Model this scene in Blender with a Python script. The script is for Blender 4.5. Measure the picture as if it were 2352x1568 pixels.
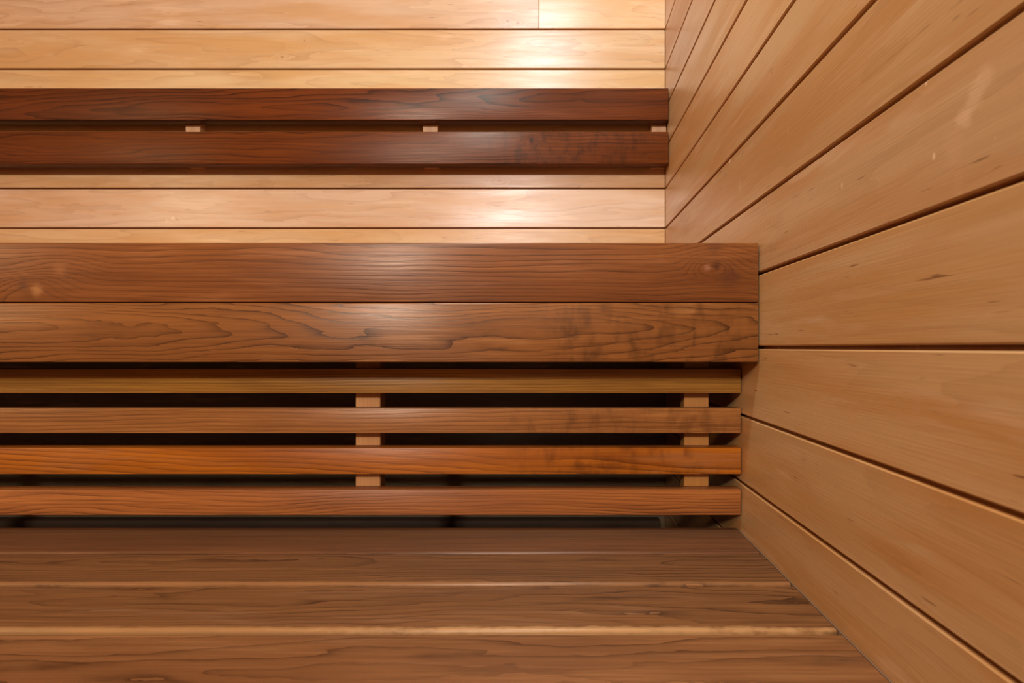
import bpy, bmesh, math, random
from mathutils import Vector, Euler

# ------------------------------------------------------------------ clear
for o in list(bpy.data.objects):
    bpy.data.objects.remove(o, do_unlink=True)
S = bpy.context.scene
COL = S.collection
random.seed(7)

# ------------------------------------------------------------------ camera
EYE = 0.70                     # eye height above the sauna floor (m)
cam_d = bpy.data.cameras.new('camera')
cam = bpy.data.objects.new('camera', cam_d)
COL.objects.link(cam)
cam.location = (0, 0, EYE)
cam.rotation_euler = (math.radians(90), 0, 0)
cam_d.sensor_width = 36
cam_d.lens = 1188 / 2352 * 36
cam_d.shift_x = -101 / 2352
cam_d.shift_y = 14 / 2352
cam_d.clip_start = 0.01
cam_d.dof.use_dof = True
cam_d.dof.focus_distance = 0.74
cam_d.dof.aperture_fstop = 7.5
S.camera = cam

# ------------------------------------------------------------------ world and lamps
W = bpy.data.worlds.new('world')
S.world = W
W.use_nodes = True
W.node_tree.nodes['Background'].inputs[0].default_value = (0.5, 0.42, 0.35, 1)
W.node_tree.nodes['Background'].inputs[1].default_value = 0.02

def lamp(name, loc, size, power, color, target=None):
    d = bpy.data.lights.new(name, 'AREA')
    d.shape = 'DISK'; d.size = size; d.energy = power; d.color = color
    o = bpy.data.objects.new(name, d); COL.objects.link(o)
    o.location = (loc[0], loc[1], EYE + loc[2])
    if target:
        v = Vector((target[0], target[1], EYE + target[2])) - o.location
        o.rotation_euler = v.to_track_quat('-Z', 'Y').to_euler()
    return o

lamp('lamp_over_bench', (-0.06, 0.22, 1.37), 0.24, 21.0, (0.68, 0.88, 1.0), (-0.06, 0.8, 0.3))
lamp('lamp_by_door', (-0.46, -2.20, 1.16), 0.26, 70.0, (0.97, 0.96, 0.96), (-0.3, 1.0, 0.0))
lamp('lamp_left_side', (-2.45, -0.95, 0.90), 0.28, 11.0, (1.0, 0.76, 0.48), (-0.2, 0.9, 0.0))

S.view_settings.view_transform = 'Standard'
S.view_settings.look = 'None'
S.view_settings.gamma = 1
S.view_settings.use_curve_mapping = False
S.view_settings.exposure = 0.0

# ------------------------------------------------------------------ material tools
def lin(c):
    r = []
    for x in c:
        x /= 255.0
        r.append(x / 12.92 if x <= 0.04045 else ((x + 0.055) / 1.055) ** 2.4)
    return (r[0], r[1], r[2], 1)

class NT:
    def __init__(s, name):
        s.m = bpy.data.materials.new(name); s.m.use_nodes = True
        s.t = s.m.node_tree; s.t.nodes.clear()
    def n(s, typ, **kw):
        nd = s.t.nodes.new(typ)
        for k, v in kw.items(): setattr(nd, k, v)
        return nd
    def put(s, sock, v):
        if isinstance(v, bpy.types.NodeSocket): s.t.links.new(v, sock)
        else: sock.default_value = v
    def math(s, op, a, b=None, c=None, clamp=False):
        nd = s.n('ShaderNodeMath', operation=op, use_clamp=clamp)
        s.put(nd.inputs[0], a)
        if b is not None: s.put(nd.inputs[1], b)
        if c is not None: s.put(nd.inputs[2], c)
        return nd.outputs[0]
    def ss(s, v, lo, hi, a=0.0, b=1.0):
        nd = s.n('ShaderNodeMapRange', interpolation_type='SMOOTHSTEP')
        s.put(nd.inputs[0], v)
        for i, x in enumerate((lo, hi, a, b)): s.put(nd.inputs[i + 1], x)
        return nd.outputs[0]
    def noise(s, vec, scale, seed, detail=2.0, rough=0.5, dist=0.0):
        mp = s.n('ShaderNodeMapping'); s.put(mp.inputs[0], vec); mp.inputs[3].default_value = scale
        nd = s.n('ShaderNodeTexNoise', noise_dimensions='4D')
        s.put(nd.inputs['Vector'], mp.outputs[0]); s.put(nd.inputs['W'], seed)
        nd.inputs['Scale'].default_value = 1.0
        nd.inputs['Detail'].default_value = detail
        nd.inputs['Roughness'].default_value = rough
        nd.inputs['Distortion'].default_value = dist
        return nd.outputs['Fac']
    def mix(s, f, a, b, mode='MIX'):
        nd = s.n('ShaderNodeMix', data_type='RGBA', blend_type=mode)
        s.put(nd.inputs[0], f); s.put(nd.inputs[6], a); s.put(nd.inputs[7], b)
        return nd.outputs[2]

def wood(name, light, dark, line_c, seed, freq=130.0, axis=(0.0, -0.05), tilt=(0.01, 0.02),
         warp=1.2, wob=0.5, line=0.75, sharp=5.0, blotch=0.5, blotch_c=None, fibre=0.35,
         fleck=0.0, fleck_c=(90, 50, 20), rough=0.42, bump=0.25, knots=(), marks=(), smudge=None, pale=None, spec=0.5, aniso=0.5, stint=(1, 1, 1)):
    """Solid sawn timber: growth rings about an axis running along local X."""
    g = NT(name)
    tc = g.n('ShaderNodeTexCoord').outputs['Object']
    sp = g.n('ShaderNodeSeparateXYZ'); g.put(sp.inputs[0], tc)
    u, v, w = sp.outputs
    seed = seed * 3.17 + 0.3
    # growth rings
    big = g.noise(tc, (2.2, 16, 16), seed, 2.0, 0.5)
    jag = g.noise(tc, (14, 60, 60), seed + 11, 3.0, 0.6)
    a = g.math('SUBTRACT', v, g.math('MULTIPLY_ADD', u, tilt[0], axis[0]))
    b = g.math('SUBTRACT', w, g.math('MULTIPLY_ADD', u, tilt[1], axis[1]))
    r = g.math('SQRT', g.math('ADD', g.math('MULTIPLY', a, a), g.math('MULTIPLY', b, b)))
    f = g.math('MULTIPLY', r, freq)
    f = g.math('ADD', f, g.math('MULTIPLY', big, warp * 4))
    f = g.math('ADD', f, g.math('MULTIPLY', jag, wob))
    for (ku, kv, kr, kc, ks) in knots:
        d = g.math('SQRT', g.math('ADD', g.math('POWER', g.math('ABSOLUTE', g.math('MULTIPLY', g.math('SUBTRACT', u, ku), 0.45)), 2.0),
                                  g.math('POWER', g.math('ABSOLUTE', g.math('SUBTRACT', v, kv)), 2.0)))
        f = g.math('ADD', f, g.math('MULTIPLY', g.ss(d, 0.0, kr * 4.5, 1.0, 0.0), 2.0))
    t = g.math('FRACT', f)
    ringid = g.math('FLOOR', f)
    lines = g.math('POWER', t, sharp)
    lvar = g.ss(g.noise(tc, (3, 25, 25), seed + 5, 2.0), 0.35, 0.62)
    lines = g.math('MULTIPLY', lines, g.math('MULTIPLY_ADD', lvar, 0.6, 0.4))
    # tone patches
    bl = g.ss(g.noise(tc, (2.6, 22, 22), seed + 21, 4.0, 0.6), 0.36, 0.64)
    col = g.mix(g.math('MULTIPLY', bl, blotch), lin(light), lin(blotch_c or dark))
    tint = g.n('ShaderNodeTexWhiteNoise', noise_dimensions='1D'); g.put(tint.inputs['W'], ringid)
    col = g.mix(g.math('MULTIPLY', tint.outputs['Value'], 0.16 * (line > 0.4) + 0.04), col, lin(dark))
    if pale:
        pl = g.ss(g.noise(tc, (4.0, 30, 30), seed + 51, 3.0, 0.6, 0.6), 0.56, 0.72)
        col = g.mix(g.math('MULTIPLY', pl, pale[1]), col, lin(pale[0]))
    fib = g.noise(tc, (9, 480, 480), seed + 31, 3.0, 0.65)
    fib2 = g.noise(tc, (4.0, 170, 170), seed + 37, 3.0, 0.65)
    ff = g.math('MULTIPLY', g.ss(g.math('ADD', g.math('MULTIPLY', fib, 0.6), g.math('MULTIPLY', fib2, 0.4)), 0.38, 0.66), fibre)
    col = g.mix(ff, col, lin(dark))
    col = g.mix(g.math('MULTIPLY', lines, line), col, lin(line_c))
    if smudge:                      # cross-grain figure: (u0, u1, amount)
        sm = g.ss(g.noise(tc, (60, 34, 34), seed + 61, 2.0, 0.5, 0.3), 0.42, 0.74)
        uc, uw = (smudge[0] + smudge[1]) / 2, (smudge[1] - smudge[0]) / 2
        msk = g.ss(g.math('ABSOLUTE', g.math('SUBTRACT', u, uc)), uw * 0.55, uw, 1.0, 0.0)
        col = g.mix(g.math('MULTIPLY', g.math('MULTIPLY', sm, msk), smudge[2]), col, lin(line_c))
    if fleck:
        fl = g.ss(g.noise(tc, (30, 420, 420), seed + 41, 1.0, 0.4), 0.715, 0.80)
        col = g.mix(g.math('MULTIPLY', fl, fleck), col, lin(fleck_c))
    edge = g.noise(tc, (55, 110, 110), seed + 71, 3.0, 0.6)
    for (ku, kv, kr, kc, ks) in list(knots):
        d = g.math('SQRT', g.math('ADD', g.math('POWER', g.math('ABSOLUTE', g.math('SUBTRACT', u, ku)), 2.0),
                                  g.math('POWER', g.math('ABSOLUTE', g.math('SUBTRACT', v, kv)), 2.0)))
        d = g.math('ADD', d, g.math('MULTIPLY', g.math('SUBTRACT', edge, 0.5), kr * 2.0))
        col = g.mix(g.math('MULTIPLY', g.ss(d, kr * 0.2, kr * 1.8, 1.0, 0.0), ks), col, lin(kc))
    for (ku, kv, ru, rv, kc, ks) in marks:
        d = g.math('SQRT', g.math('ADD', g.math('POWER', g.math('ABSOLUTE', g.math('DIVIDE', g.math('SUBTRACT', u, ku), ru)), 2.0),
                                  g.math('POWER', g.math('ABSOLUTE', g.math('DIVIDE', g.math('SUBTRACT', v, kv), rv)), 2.0)))
        d = g.math('ADD', d, g.math('MULTIPLY', g.math('SUBTRACT', edge, 0.5), 1.6))
        col = g.mix(g.math('MULTIPLY', g.ss(d, 0.3, 1.0, 1.0, 0.0), ks), col, lin(kc))
    bs = g.n('ShaderNodeBsdfPrincipled')
    g.put(bs.inputs['Base Color'], col)
    bs.inputs['Specular IOR Level'].default_value = spec
    bs.inputs['Specular Tint'].default_value = (*stint, 1)
    bs.inputs['Anisotropic'].default_value = aniso
    tg = g.n('ShaderNodeTangent', direction_type='RADIAL', axis='X')
    g.put(bs.inputs['Tangent'], tg.outputs[0])
    g.put(bs.inputs['Roughness'], g.math('MULTIPLY_ADD', bl, 0.08, g.math('MULTIPLY_ADD', fib, 0.14, rough - 0.11)))
    hb = g.math('ADD', g.math('MULTIPLY', fib, 1.0), g.math('MULTIPLY', lines, -0.5))
    hb = g.math('ADD', hb, g.math('MULTIPLY', big, 1.2))
    bp = g.n('ShaderNodeBump'); bp.inputs['Strength'].default_value = bump; bp.inputs['Distance'].default_value = 0.0006
    g.put(bp.inputs['Height'], hb); g.put(bs.inputs['Normal'], bp.outputs[0])
    out = g.n('ShaderNodeOutputMaterial'); g.put(out.inputs[0], bs.outputs[0])
    return g.m

# ------------------------------------------------------------------ mesh tools
def board_mesh(name, L, Wd, T, bev=0.0015, seg=1):
    """Board: local X length, Y width, Z thickness, centred, arrises eased."""
    me = bpy.data.meshes.new(name); bm = bmesh.new()
    bmesh.ops.create_cube(bm, size=1.0)
    for v in bm.verts: v.co = (v.co.x * L, v.co.y * Wd, v.co.z * T)
    bmesh.ops.bevel(bm, geom=list(bm.edges), offset=bev, segments=seg, profile=0.5, affect='EDGES')
    bm.normal_update(); bm.to_mesh(me); bm.free()
    me.materials.append(None)
    if seg > 1:
        for p in me.polygons: p.use_smooth = True
        me.set_sharp_from_angle(angle=math.radians(50)) if hasattr(me, 'set_sharp_from_angle') else None
    return me

def nosed_mesh(name, L, Wd, T, r=0.0036):
    """Seat board with a rounded front (-Y) top arris and eased other edges, drawn as a swept profile."""
    e = 0.0012; y0, y1, z0, z1 = -Wd / 2, Wd / 2, -T / 2, T / 2
    pr = [(y0, z0), (y0, z1 - r)]
    for k in range(1, 7):
        a = math.radians(15 * k)
        pr.append((y0 + r - r * math.cos(a), z1 - r + r * math.sin(a)))
    pr += [(y1 - e, z1), (y1, z1 - e), (y1, z0)]
    n_ = len(pr); c_ = [p for p in pr]
    vs = []
    for x, ins in ((-L / 2, e), (-L / 2 + e, 0), (L / 2 - e, 0), (L / 2, e)):
        for (y, z) in c_:
            vs.append((x, y * (1 - 2 * ins / Wd), z * (1 - 2 * ins / T)))
    fs = []
    for q in range(3):
        for k in range(n_):
            a, b = q * n_ + k, q * n_ + (k + 1) % n_
            fs.append((a, b, b + n_, a + n_))
    fs.append(tuple(reversed(range(n_)))); fs.append(tuple(range(3 * n_, 4 * n_)))
    me = bpy.data.meshes.new(name); me.from_pydata(vs, [], fs); me.update()
    bm = bmesh.new(); bm.from_mesh(me); bmesh.ops.recalc_face_normals(bm, faces=bm.faces); bm.to_mesh(me); bm.free()
    me.materials.append(None)
    for p in me.polygons: p.use_smooth = True
    me.set_sharp_from_angle(angle=math.radians(40))
    return me

def put(name, me, loc, rot, mat, parent=None):
    o = bpy.data.objects.new(name, me); COL.objects.link(o)
    o.location = loc; o.rotation_euler = rot
    o.material_slots[0].link = 'OBJECT'; o.material_slots[0].material = mat
    if parent: o.parent = parent
    return o

def thing(name, label, cat, loc=(0, 0, 0)):
    o = bpy.data.objects.new(name, None); COL.objects.link(o)
    o.empty_display_size = 0.1
    o.location = loc; o['label'] = label; o['category'] = cat
    return o

R90 = math.pi / 2
FACE_FRONT = (R90, 0, 0)          # board face looking at -Y, local Y = up
FACE_RIGHT = Euler((R90, 0, -R90))  # board face on the right wall, local X runs towards -Y ... local Y = up
FACE_UP = (0, 0, 0)
def child(parent, name, me, wloc, rot, mat):
    p = parent.location
    return put(name, me, (wloc[0] - p.x, wloc[1] - p.y, wloc[2] - p.z), rot, mat, parent)

# ------------------------------------------------------------------ room
WX, DY = 0.2746, 1.30             # right wall face, back wall face
LX, FY, CZ = -2.60, -2.60, 2.10   # left wall, front wall, ceiling
PT = 0.012                        # plank thickness in front of the backing
GAP = 0.0040

under_cols = [(142, 120, 88), (136, 114, 84), (146, 122, 92)]   # planks below the bench, coloured darker so the slat gaps stay dark
back_by_course = {15: (203, 161, 124), 14: (206, 163, 116), 13: (211, 170, 120), 11: (205, 164, 120), 10: (206, 164, 128), 9: (207, 162, 112)}
back_cols = [(208, 166, 120), (205, 160, 110), (210, 167, 114), (203, 157, 112), (211, 169, 122)]
right_cols = [(200, 151, 97), (203, 156, 104), (197, 148, 95), (205, 155, 100), (199, 152, 103)]

def wall_wood(name, c, k, rough=0.35, fleck=0.5, marks=(), knots=(), line=0.32):
    rnd = random.Random(k * 13 + 5)
    d = tuple(int(x * 0.80) for x in c)
    lc = (int(c[0] * 0.70), int(c[1] * 0.60), int(c[2] * 0.50))
    return wood(name, c, d, lc, k, freq=rnd.uniform(60, 120), axis=(rnd.uniform(-0.04, 0.04), rnd.uniform(-0.16, -0.05)),
                tilt=(rnd.uniform(-0.01, 0.01), rnd.uniform(-0.02, 0.02)), warp=1.8, wob=0.7, line=line, sharp=3.0,
                blotch=0.85, blotch_c=(int(c[0] * 0.95), int(c[1] * 0.86), int(c[2] * 0.70)), fibre=0.16,
                fleck=fleck, fleck_c=(int(c[0] * 0.5), int(c[1] * 0.36), int(c[2] * 0.24)),
                rough=rough, bump=0.3, marks=marks, knots=knots, pale=((232, 190, 148), 0.35))

backing_mat = wall_wood('tongue_wood', (150, 96, 52), 91, fleck=0)

def slab(name, lo, hi, mat):
    me = bpy.data.meshes.new(name); bm = bmesh.new()
    bmesh.ops.create_cube(bm, size=1.0)
    c = [(a + b) / 2 for a, b in zip(lo, hi)]; s = [b - a for a, b in zip(lo, hi)]
    for v in bm.verts: v.co = (v.co.x * s[0], v.co.y * s[1], v.co.z * s[2])
    bm.to_mesh(me); bm.free(); me.materials.append(mat)
    o = bpy.data.objects.new(name, me); COL.objects.link(o); o.location = c
    o['kind'] = 'structure'
    return o

def describe(o, label, cat):
    o['label'] = label; o['category'] = cat

NP = 21
wb = slab('wall_back', (LX - 0.1, DY + PT - 0.004, 0), (WX + 0.1, DY + 0.10, CZ), backing_mat)
describe(wb, 'pale wood plank wall behind the upper bench and backrest', 'wall')
wr = slab('wall_right', (WX + PT - 0.004, FY - 0.1, 0), (WX + 0.10, DY + PT - 0.004, CZ), backing_mat)
describe(wr, 'honey coloured wood plank wall on the right receding beside the benches', 'wall')
wl = slab('wall_left', (LX - 0.10, FY - 0.1, 0), (LX - PT + 0.004, DY + PT - 0.004, CZ), backing_mat)
describe(wl, 'wood plank wall closing the left end of the sauna', 'wall')
wf = slab('wall_front', (LX - PT + 0.004, FY - 0.1, 0), (WX + PT - 0.004, FY - PT + 0.004, CZ), backing_mat)
describe(wf, 'wood plank wall facing the benches', 'wall')
fl = slab('floor', (LX - 0.1, FY - 0.1, -0.05), (WX + 0.1, DY + 0.1, 0), wall_wood('floor_wood', (52, 46, 40), 92, fleck=0))
describe(fl, 'dark floor under the benches', 'floor')
ce = slab('ceiling', (LX - 0.1, FY - 0.1, CZ), (WX + 0.1, DY + 0.1, CZ + 0.05), wall_wood('ceiling_wood', (206, 156, 104), 93, fleck=0))
describe(ce, 'pale wood ceiling of the sauna', 'ceiling')

# back wall: planks; two courses above the backrest have butt joints
Lb = WX - LX - 0.001
me_b = board_mesh('back_plank', Lb, 0.1 - GAP, PT, 0.0012)
xj = -0.043
me_bl = board_mesh('back_plank_long', xj - LX - 0.0004, 0.1 - GAP, PT, 0.0008)
me_br = board_mesh('back_plank_short', WX - xj - 0.001, 0.1 - GAP, PT, 0.0008)
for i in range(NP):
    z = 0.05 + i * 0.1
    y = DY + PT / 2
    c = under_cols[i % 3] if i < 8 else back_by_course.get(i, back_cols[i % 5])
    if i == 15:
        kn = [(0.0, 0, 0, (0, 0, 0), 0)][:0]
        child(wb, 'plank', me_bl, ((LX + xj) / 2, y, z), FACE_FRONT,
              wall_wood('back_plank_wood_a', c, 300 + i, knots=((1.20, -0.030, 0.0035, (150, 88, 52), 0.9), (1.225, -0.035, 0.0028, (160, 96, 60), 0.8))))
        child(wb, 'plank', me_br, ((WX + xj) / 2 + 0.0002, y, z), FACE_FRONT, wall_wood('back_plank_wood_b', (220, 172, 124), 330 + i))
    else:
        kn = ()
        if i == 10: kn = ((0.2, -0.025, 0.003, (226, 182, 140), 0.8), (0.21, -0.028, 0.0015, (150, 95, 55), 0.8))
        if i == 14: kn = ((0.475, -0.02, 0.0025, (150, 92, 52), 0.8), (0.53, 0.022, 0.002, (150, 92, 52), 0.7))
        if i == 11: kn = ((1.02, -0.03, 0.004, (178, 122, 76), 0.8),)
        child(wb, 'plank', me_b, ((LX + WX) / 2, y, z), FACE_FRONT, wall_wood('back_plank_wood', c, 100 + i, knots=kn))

# right wall: same courses running towards the camera
Lr = DY - FY - 0.001
me_r = board_mesh('right_plank', Lr, 0.1 - GAP, PT, 0.0014)
yc = (DY + FY) / 2
def rm(px, py, ru, rv, c, s):
    """mark on the right wall given by its direction; returns plank index and local mark"""
    D = 1188 * WX / (px - 1277); z = EYE + (798 - py) * D / 1188
    i = int(z // 0.1)
    return i, (yc - D, z - (0.05 + i * 0.1), ru, rv, c, s)
pal = (226, 180, 134)
rmarks = [rm(2240, 222, .011, .013, pal, .5), rm(2215, 270, .010, .009, pal, .6), rm(2262, 175, .009, .012, pal, .35),
          rm(1934, 424, .0024, .0046, (232, 188, 146), .9), rm(1929, 432, .0008, .0016, (120, 70, 34), .9),
          rm(1676, 370, .005, .0060, (226, 180, 136), .85), rm(1690, 362, .002, .003, (226, 180, 136), .6),
          rm(2127, 190, .0010, .0024, (224, 178, 132), .8), rm(2145, 358, .0010, .0024, (224, 178, 132), .8),
          rm(1927, 325, .0016, .0026, (224, 178, 132), .8), rm(2285, 317, .0008, .0014, (224, 178, 132), .7),
          rm(2105, 935, .006, .010, (196, 140, 98), .45), rm(1810, 300, .002, .006, (216, 166, 120), .5),
          rm(2127, 190, .0016, .0030, (232, 190, 146), .9), rm(2145, 358, .0018, .0034, (232, 190, 146), .9), rm(1690, 640, .002, .004, (206, 158, 112), .6), rm(2190, 330, .012, .020, (206, 156, 110), .4), rm(1700, 430, .006, .014, (206, 156, 110), .4), rm(2200, 420, .006, .022, (200, 146, 100), .35)]
for i in range(NP):
    z = 0.05 + i * 0.1
    mk = [m for j, m in rmarks if j == i]
    child(wr, 'plank', me_r, (WX + PT / 2, yc, z), FACE_RIGHT,
          wall_wood('right_plank_wood', right_cols[(i * 3) % 5], 200 + i, fleck=0.75, marks=mk, line=0.16))
# the two walls behind the viewer
shared = [wall_wood('far_plank_wood', c, 400 + k) for k, c in enumerate(back_cols[:3])]
me_l = me_r
me_f = board_mesh('front_plank', Lb, 0.1 - GAP, PT, 0.0012)
for i in range(NP):
    z = 0.05 + i * 0.1
    child(wl, 'plank', me_l, (LX - PT / 2, yc, z), Euler((R90, 0, R90)), shared[i % 3])
    child(wf, 'plank', me_f, ((LX + WX) / 2, FY - PT / 2, z), Euler((R90, 0, math.pi)), shared[(i + 1) % 3])

# ------------------------------------------------------------------ bench timber
def dark_wood(name, k, light, dark, line_c, **kw):
    a = dict(freq=115, axis=(0.0, -0.035), tilt=(0.004, 0.012), warp=1.3, wob=0.6, line=0.7, sharp=5, blotch=0.5,
             fibre=0.62, rough=0.36, bump=0.5, spec=0.4, aniso=0.7, stint=(1.0, 0.84, 0.66))
    a.update(kw)
    return wood(name, light, dark, line_c, k, **a)

BX0 = -2.59
def span(x1): return x1 - BX0, (x1 + BX0) / 2

# backrest -------------------------------------------------------------
br = thing('backrest', 'dark brown two-board backrest rail mounted on the pale plank wall', 'backrest', (-1.15, 1.278, EYE + 0.44))
Lk, xk = span(WX - 0.0022)
# upper and lower board: (z bottom, z top, front depth)
fy, th = 1.25, 0.028
zf = lambda py, D: EYE + (798 - py) * D / 1188
br_up = dark_wood('backrest_wood_upper', 11, (114, 54, 20), (66, 28, 10), (24, 11, 9), axis=(-0.02, -0.03), tilt=(0.03, 0.02), freq=150, line=.95, sharp=3.5, warp=2.2, blotch=.4, spec=.25)
br_lo = dark_wood('backrest_wood_lower', 12, (116, 55, 17), (70, 30, 9), (28, 12, 8), axis=(0.05, -0.03), tilt=(0.01, 0.01), freq=130, line=.8, sharp=3.5, warp=2.0, blotch=.4,
                  smudge=(0.95, 1.45, 0.48), spec=.25, knots=((1.10, 0.018, 0.004, (34, 17, 15), 0.8),))
for (yt, yb, m) in ((202, 275.5, br_up), (302, 376.5, br_lo)):
    zt, zb = zf(yt, fy), zf(yb, fy)
    child(br, 'board', board_mesh('backrest_board', Lk, zt - zb, th, 0.0018, 2), (xk, fy + th / 2, (zt + zb) / 2), FACE_FRONT, m)
bat_m = wood('batten_wood', (206, 158, 112), (170, 120, 76), (150, 100, 60), 15, line=0.3, fibre=0.2)
zt, zb = zf(206, fy), zf(372, fy)
bt = DY - fy - th
bm_b = board_mesh('batten', zt - zb, 0.036, bt, 0.001)
for x in (-2.07, -1.483, -0.897, -0.311, 0.2545):
    child(br, 'batten', bm_b, (x, DY - bt / 2 - 0.0003, (zt + zb) / 2), Euler((R90, R90, 0)), bat_m)

# upper bench ------------------------------------------------------------
ub = thing('upper_bench', 'upper sauna bench with two wide reddish brown fascia boards on its front', 'bench', (-1.15, 1.0, EYE))
ua, ut = 0.695, 0.028
La, xa = span(WX - 0.0022)
f_up = dark_wood('fascia_wood_upper', 21, (138, 80, 38), (92, 47, 19), (48, 23, 11), axis=(0.10, -0.05), tilt=(-0.012, 0.0), freq=180,
                 warp=1.6, wob=0.6, line=.9, blotch=.45, spec=.33, pale=((156, 98, 56), .5),
                 knots=((0.462, -0.024, 0.007, (178, 120, 68), 0.5), (0.442, -0.016, 0.006, (84, 50, 34), 0.6), (0.492, 0.004, 0.008, (160, 100, 56), 0.35),
                        (1.375, 0.009, 0.005, (60, 32, 24), 0.7), (1.392, -0.006, 0.012, (78, 42, 28), 0.5), (1.372, 0.034, 0.008, (84, 46, 30), 0.4), (1.362, 0.006, 0.004, (160, 106, 76), 0.5)))
f_lo = dark_wood('fascia_wood_lower', 22, (142, 86, 40), (100, 56, 23), (52, 27, 13), axis=(-0.004, -0.004), tilt=(0.006, -0.03), freq=210,
                 warp=2.6, wob=1.2, line=.9, sharp=5, blotch=.4, spec=.33, smudge=(1.10, 1.45, .48), pale=((166, 110, 60), .5))
for (yt, yb, m) in ((557.5, 693.6, f_up), (695.6, 831.5, f_lo)):
    zt, zb = zf(yt, ua), zf(yb, ua)
    child(ub, 'fascia_board', board_mesh('fascia_board', La, zt - zb, ut, 0.0014, 2), (xa, ua + ut / 2, (zt + zb) / 2), FACE_FRONT, m)
ztop = zf(557.5, ua)
n = 6; y0 = ua + ut + 0.0005; y1 = DY - 0.001; pw = (y1 - y0) / n
seat_ms = [dark_wood('upper_seat_wood', 30 + k, (148, 88, 48), (112, 62, 34), (80, 42, 26), axis=(0.0, -0.03), freq=90) for k in range(3)]
me_s = board_mesh('upper_seat_board', La, pw - 0.0006, ut, 0.0014, 2)
for k in range(n):
    child(ub, 'seat_board', me_s, (xa, y0 + (k + 0.5) * pw, ztop - ut / 2), FACE_UP, seat_ms[k % 3])
# joists across, under the seat, and a ledger on the wall
jm = wood('joist_wood', (176, 128, 84), (140, 96, 58), (120, 80, 46), 35, line=0.3, fibre=0.2)
me_j = board_mesh('joist', y1 - y0 - 0.075, 0.06, 0.036, 0.001)
for x in (-2.3, -1.7, -1.1, -0.5, 0.1):
    child(ub, 'joist', me_j, (x, (y0 + y1) / 2 + 0.018, ztop - ut - 0.031), Euler((R90, 0, R90)), jm)

# slatted skirt under the upper bench ---------------------------------------
sk = thing('slatted_skirt', 'slatted screen of four narrow warm brown slats below the upper bench', 'slatted screen', (-1.15, 0.78, 0))
sy, st = 0.762, 0.022
Ls, xs = span(WX - 0.0020)
slat_ms = [
    dark_wood('slat_wood_ochre', 41, (176, 120, 48), (112, 68, 22), (70, 40, 14), axis=(0.15, -0.02), tilt=(0.002, 0.0), freq=260, line=.65, sharp=3, fibre=.7, warp=.9),
    dark_wood('slat_wood_tan', 42, (170, 110, 56), (112, 66, 29), (66, 35, 16), axis=(0.10, -0.02), tilt=(0.01, 0.0), freq=180, line=.55, sharp=4, fibre=.7, smudge=(1.0, 1.6, .4)),
    dark_wood('slat_wood_orange', 43, (186, 106, 26), (118, 56, 10), (74, 32, 8), axis=(0.09, -0.04), tilt=(-0.06, 0.0), freq=170, line=.75, sharp=2.5, fibre=.5, smudge=(1.05, 1.5, .5), pale=((168, 110, 62), .6)),
    dark_wood('slat_wood_red', 44, (172, 102, 48), (112, 58, 24), (58, 27, 13), axis=(0.05, -0.05), tilt=(0.02, 0.01), freq=220, line=.85, sharp=3, fibre=.6, warp=2.6),
]
for (yt, yb, m) in zip((846, 937.5, 1028, 1124), (903, 995, 1089, 1183), slat_ms):
    zt, zb = zf(yt, sy), zf(yb, sy)
    child(sk, 'slat', board_mesh('slat', Ls, zt - zb, st, 0.0012, 2), (xs, sy + st / 2, (zt + zb) / 2), FACE_FRONT, m)
pm = [wood('skirt_post_wood', (196, 140, 84), (156, 104, 58), (136, 86, 46), 46, freq=260, axis=(0.1, 0.1), line=0.35, fibre=0.3),
      wood('skirt_post_wood', (188, 128, 58), (146, 92, 38), (120, 72, 30), 47, freq=330, axis=(0.1, 0.1), line=0.45, fibre=0.3)]
ptop = ztop - ut - 0.062
pbot = zf(1182, sy)
me_p = board_mesh('post', ptop - pbot, 0.0375, 0.025, 0.0012)
for x, k in ((-2.2, 0), (-1.2, 1), (-0.2853, 0), (0.2132, 1)):
    child(sk, 'post', me_p, (x, sy + st + 0.0127, (ptop + pbot) / 2), Euler((R90, R90, 0)), pm[k])

# ledger rail fixed to the back wall under the benches
lr = put('ledger_rail', board_mesh('ledger', 2.855, 0.022, 0.03, 0.0015, 2), (LX + 1.4295, DY - 0.0153, EYE - 0.436), FACE_FRONT,
         wood('ledger_wood', (98, 74, 56), (60, 46, 34), (48, 34, 26), 36, line=0.3, fibre=0.2, rough=0.6, spec=0.15))
lr['label'] = 'dim wooden ledger rail on the back wall behind the slats'; lr['category'] = 'rail'

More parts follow.
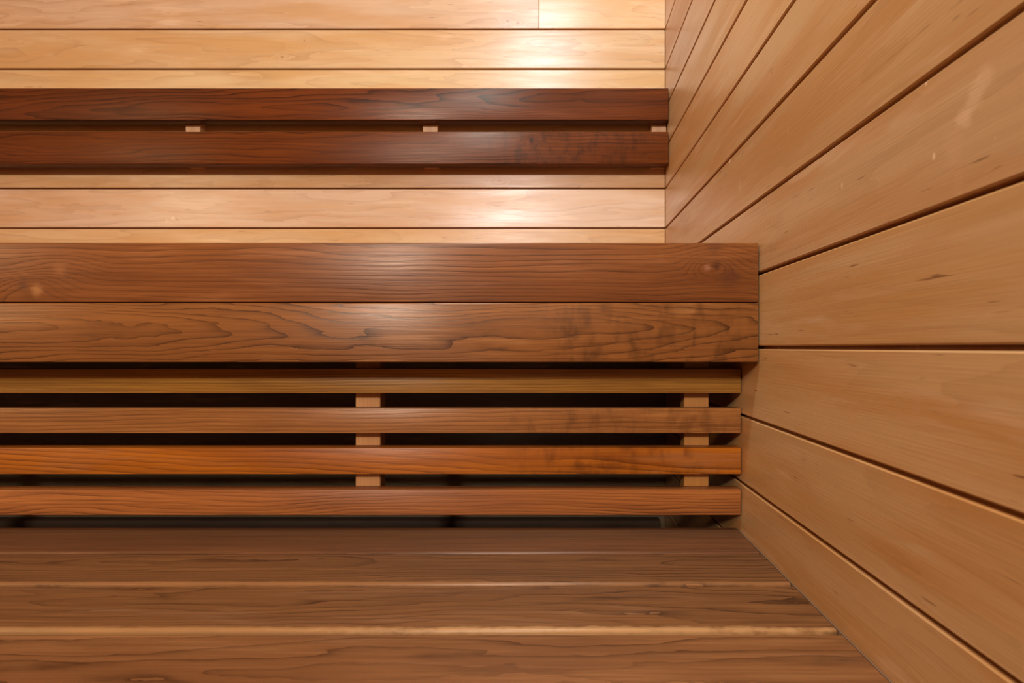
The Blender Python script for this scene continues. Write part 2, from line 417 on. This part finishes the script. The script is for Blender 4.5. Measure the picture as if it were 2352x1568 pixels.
# lower bench ------------------------------------------------------------
lb = thing('lower_bench', 'lower sauna bench seat of wide brown boards in the foreground', 'bench', (-1.15, 0.5, 0))
zs = EYE - 0.272
Lw, xw = span(WX - 0.0024)
joints = [0.782, 0.680, 0.5886, 0.490, 0.3915, 0.293]
seat_kw = dict(spec=.3, rough=.40, fibre=.7)
lm = [
    dark_wood('seat_wood_reddish', 51, (120, 74, 42), (80, 46, 25), (50, 27, 15), axis=(0.12, -0.03), freq=240, line=.6, warp=1.0, **seat_kw),
    dark_wood('seat_wood_figured', 52, (128, 82, 46), (90, 54, 28), (48, 27, 14), axis=(0.0, -0.006), tilt=(0.01, -0.012), freq=190, line=.9, wob=1.4, sharp=4.5, warp=2.6, marks=((0.6, -0.0395, 1.9, 0.0042, (170, 114, 66), .3),), **seat_kw),
    dark_wood('seat_wood_plain', 57, (138, 89, 49), (97, 58, 30), (52, 29, 15), axis=(0.03, -0.05), tilt=(0.012, 0.008), freq=130, line=.9, wob=1.0, sharp=5.5, warp=2.4, pale=((150, 106, 72), .5), marks=((0.7, -0.0435, 1.5, 0.0055, (190, 138, 84), .38), (1.2, -0.0435, 0.30, 0.0065, (206, 156, 100), .3)), **seat_kw),
    dark_wood('seat_wood_broad', 56, (154, 101, 58), (112, 67, 35), (60, 32, 15), axis=(-0.02, -0.02), tilt=(0.012, 0.012), freq=100, line=.85, wob=1.3, sharp=4.5, warp=2.2, blotch=.75, blotch_c=(106, 60, 28), pale=((148, 104, 70), .5), **seat_kw),
    dark_wood('seat_wood_front', 55, (130, 82, 46), (100, 60, 32), (70, 39, 21), freq=80, **seat_kw),
]
ST = 0.028
for k in range(5):
    ya, yb = joints[k + 1], joints[k]
    gp = 0.0090
    child(lb, 'seat_board', nosed_mesh('seat_board', Lw, yb - ya - gp, ST), (xw, (ya + yb) / 2 + gp / 2, zs - ST / 2), FACE_UP, lm[k])
me_c = board_mesh('cleat', joints[0] - 0.340, 0.05, 0.036, 0.001)
me_leg = board_mesh('leg', zs - ST - 0.0515, 0.05, 0.036, 0.001)
for x in (-2.3, -1.5, -0.7, 0.1):
    child(lb, 'cleat', me_c, (x, (joints[0] + 0.332) / 2, zs - ST - 0.0257), Euler((R90, 0, R90)), jm)
    for y in (0.37, 0.70):
        child(lb, 'leg', me_leg, (x, y, (zs - ST - 0.0515) / 2), Euler((R90, R90, 0)), jm)

# unseen boards added across the lower bench front to keep light from under it
rz = zs - ST - 0.001
nr = 4
me_ri = board_mesh('added_riser_board', Lw, rz / nr - 0.002, 0.02, 0.0014)
for k in range(nr):
    child(lb, 'added_riser_board', me_ri, (xw, 0.318, 0.001 + (k + 0.5) * (rz - 0.001) / nr), FACE_FRONT, lm[4])

seal = board_mesh('sealant_strip', joints[0] - joints[5] - 0.004, 0.0016, 0.006, 0.0004)
sm_ = NT('sealant'); b_ = sm_.n('ShaderNodeBsdfPrincipled'); b_.inputs['Roughness'].default_value = 0.5
b_.inputs['Base Color'].default_value = lin((132, 98, 70))
o_ = sm_.n('ShaderNodeOutputMaterial'); sm_.put(o_.inputs[0], b_.outputs[0])
so = child(lb, 'sealant_strip', seal, (WX - 0.0013, (joints[0] + joints[5]) / 2, zs - 0.0032), (0, 0, R90), sm_.m)
so['label'] = 'thin pale sealant line along the wall'
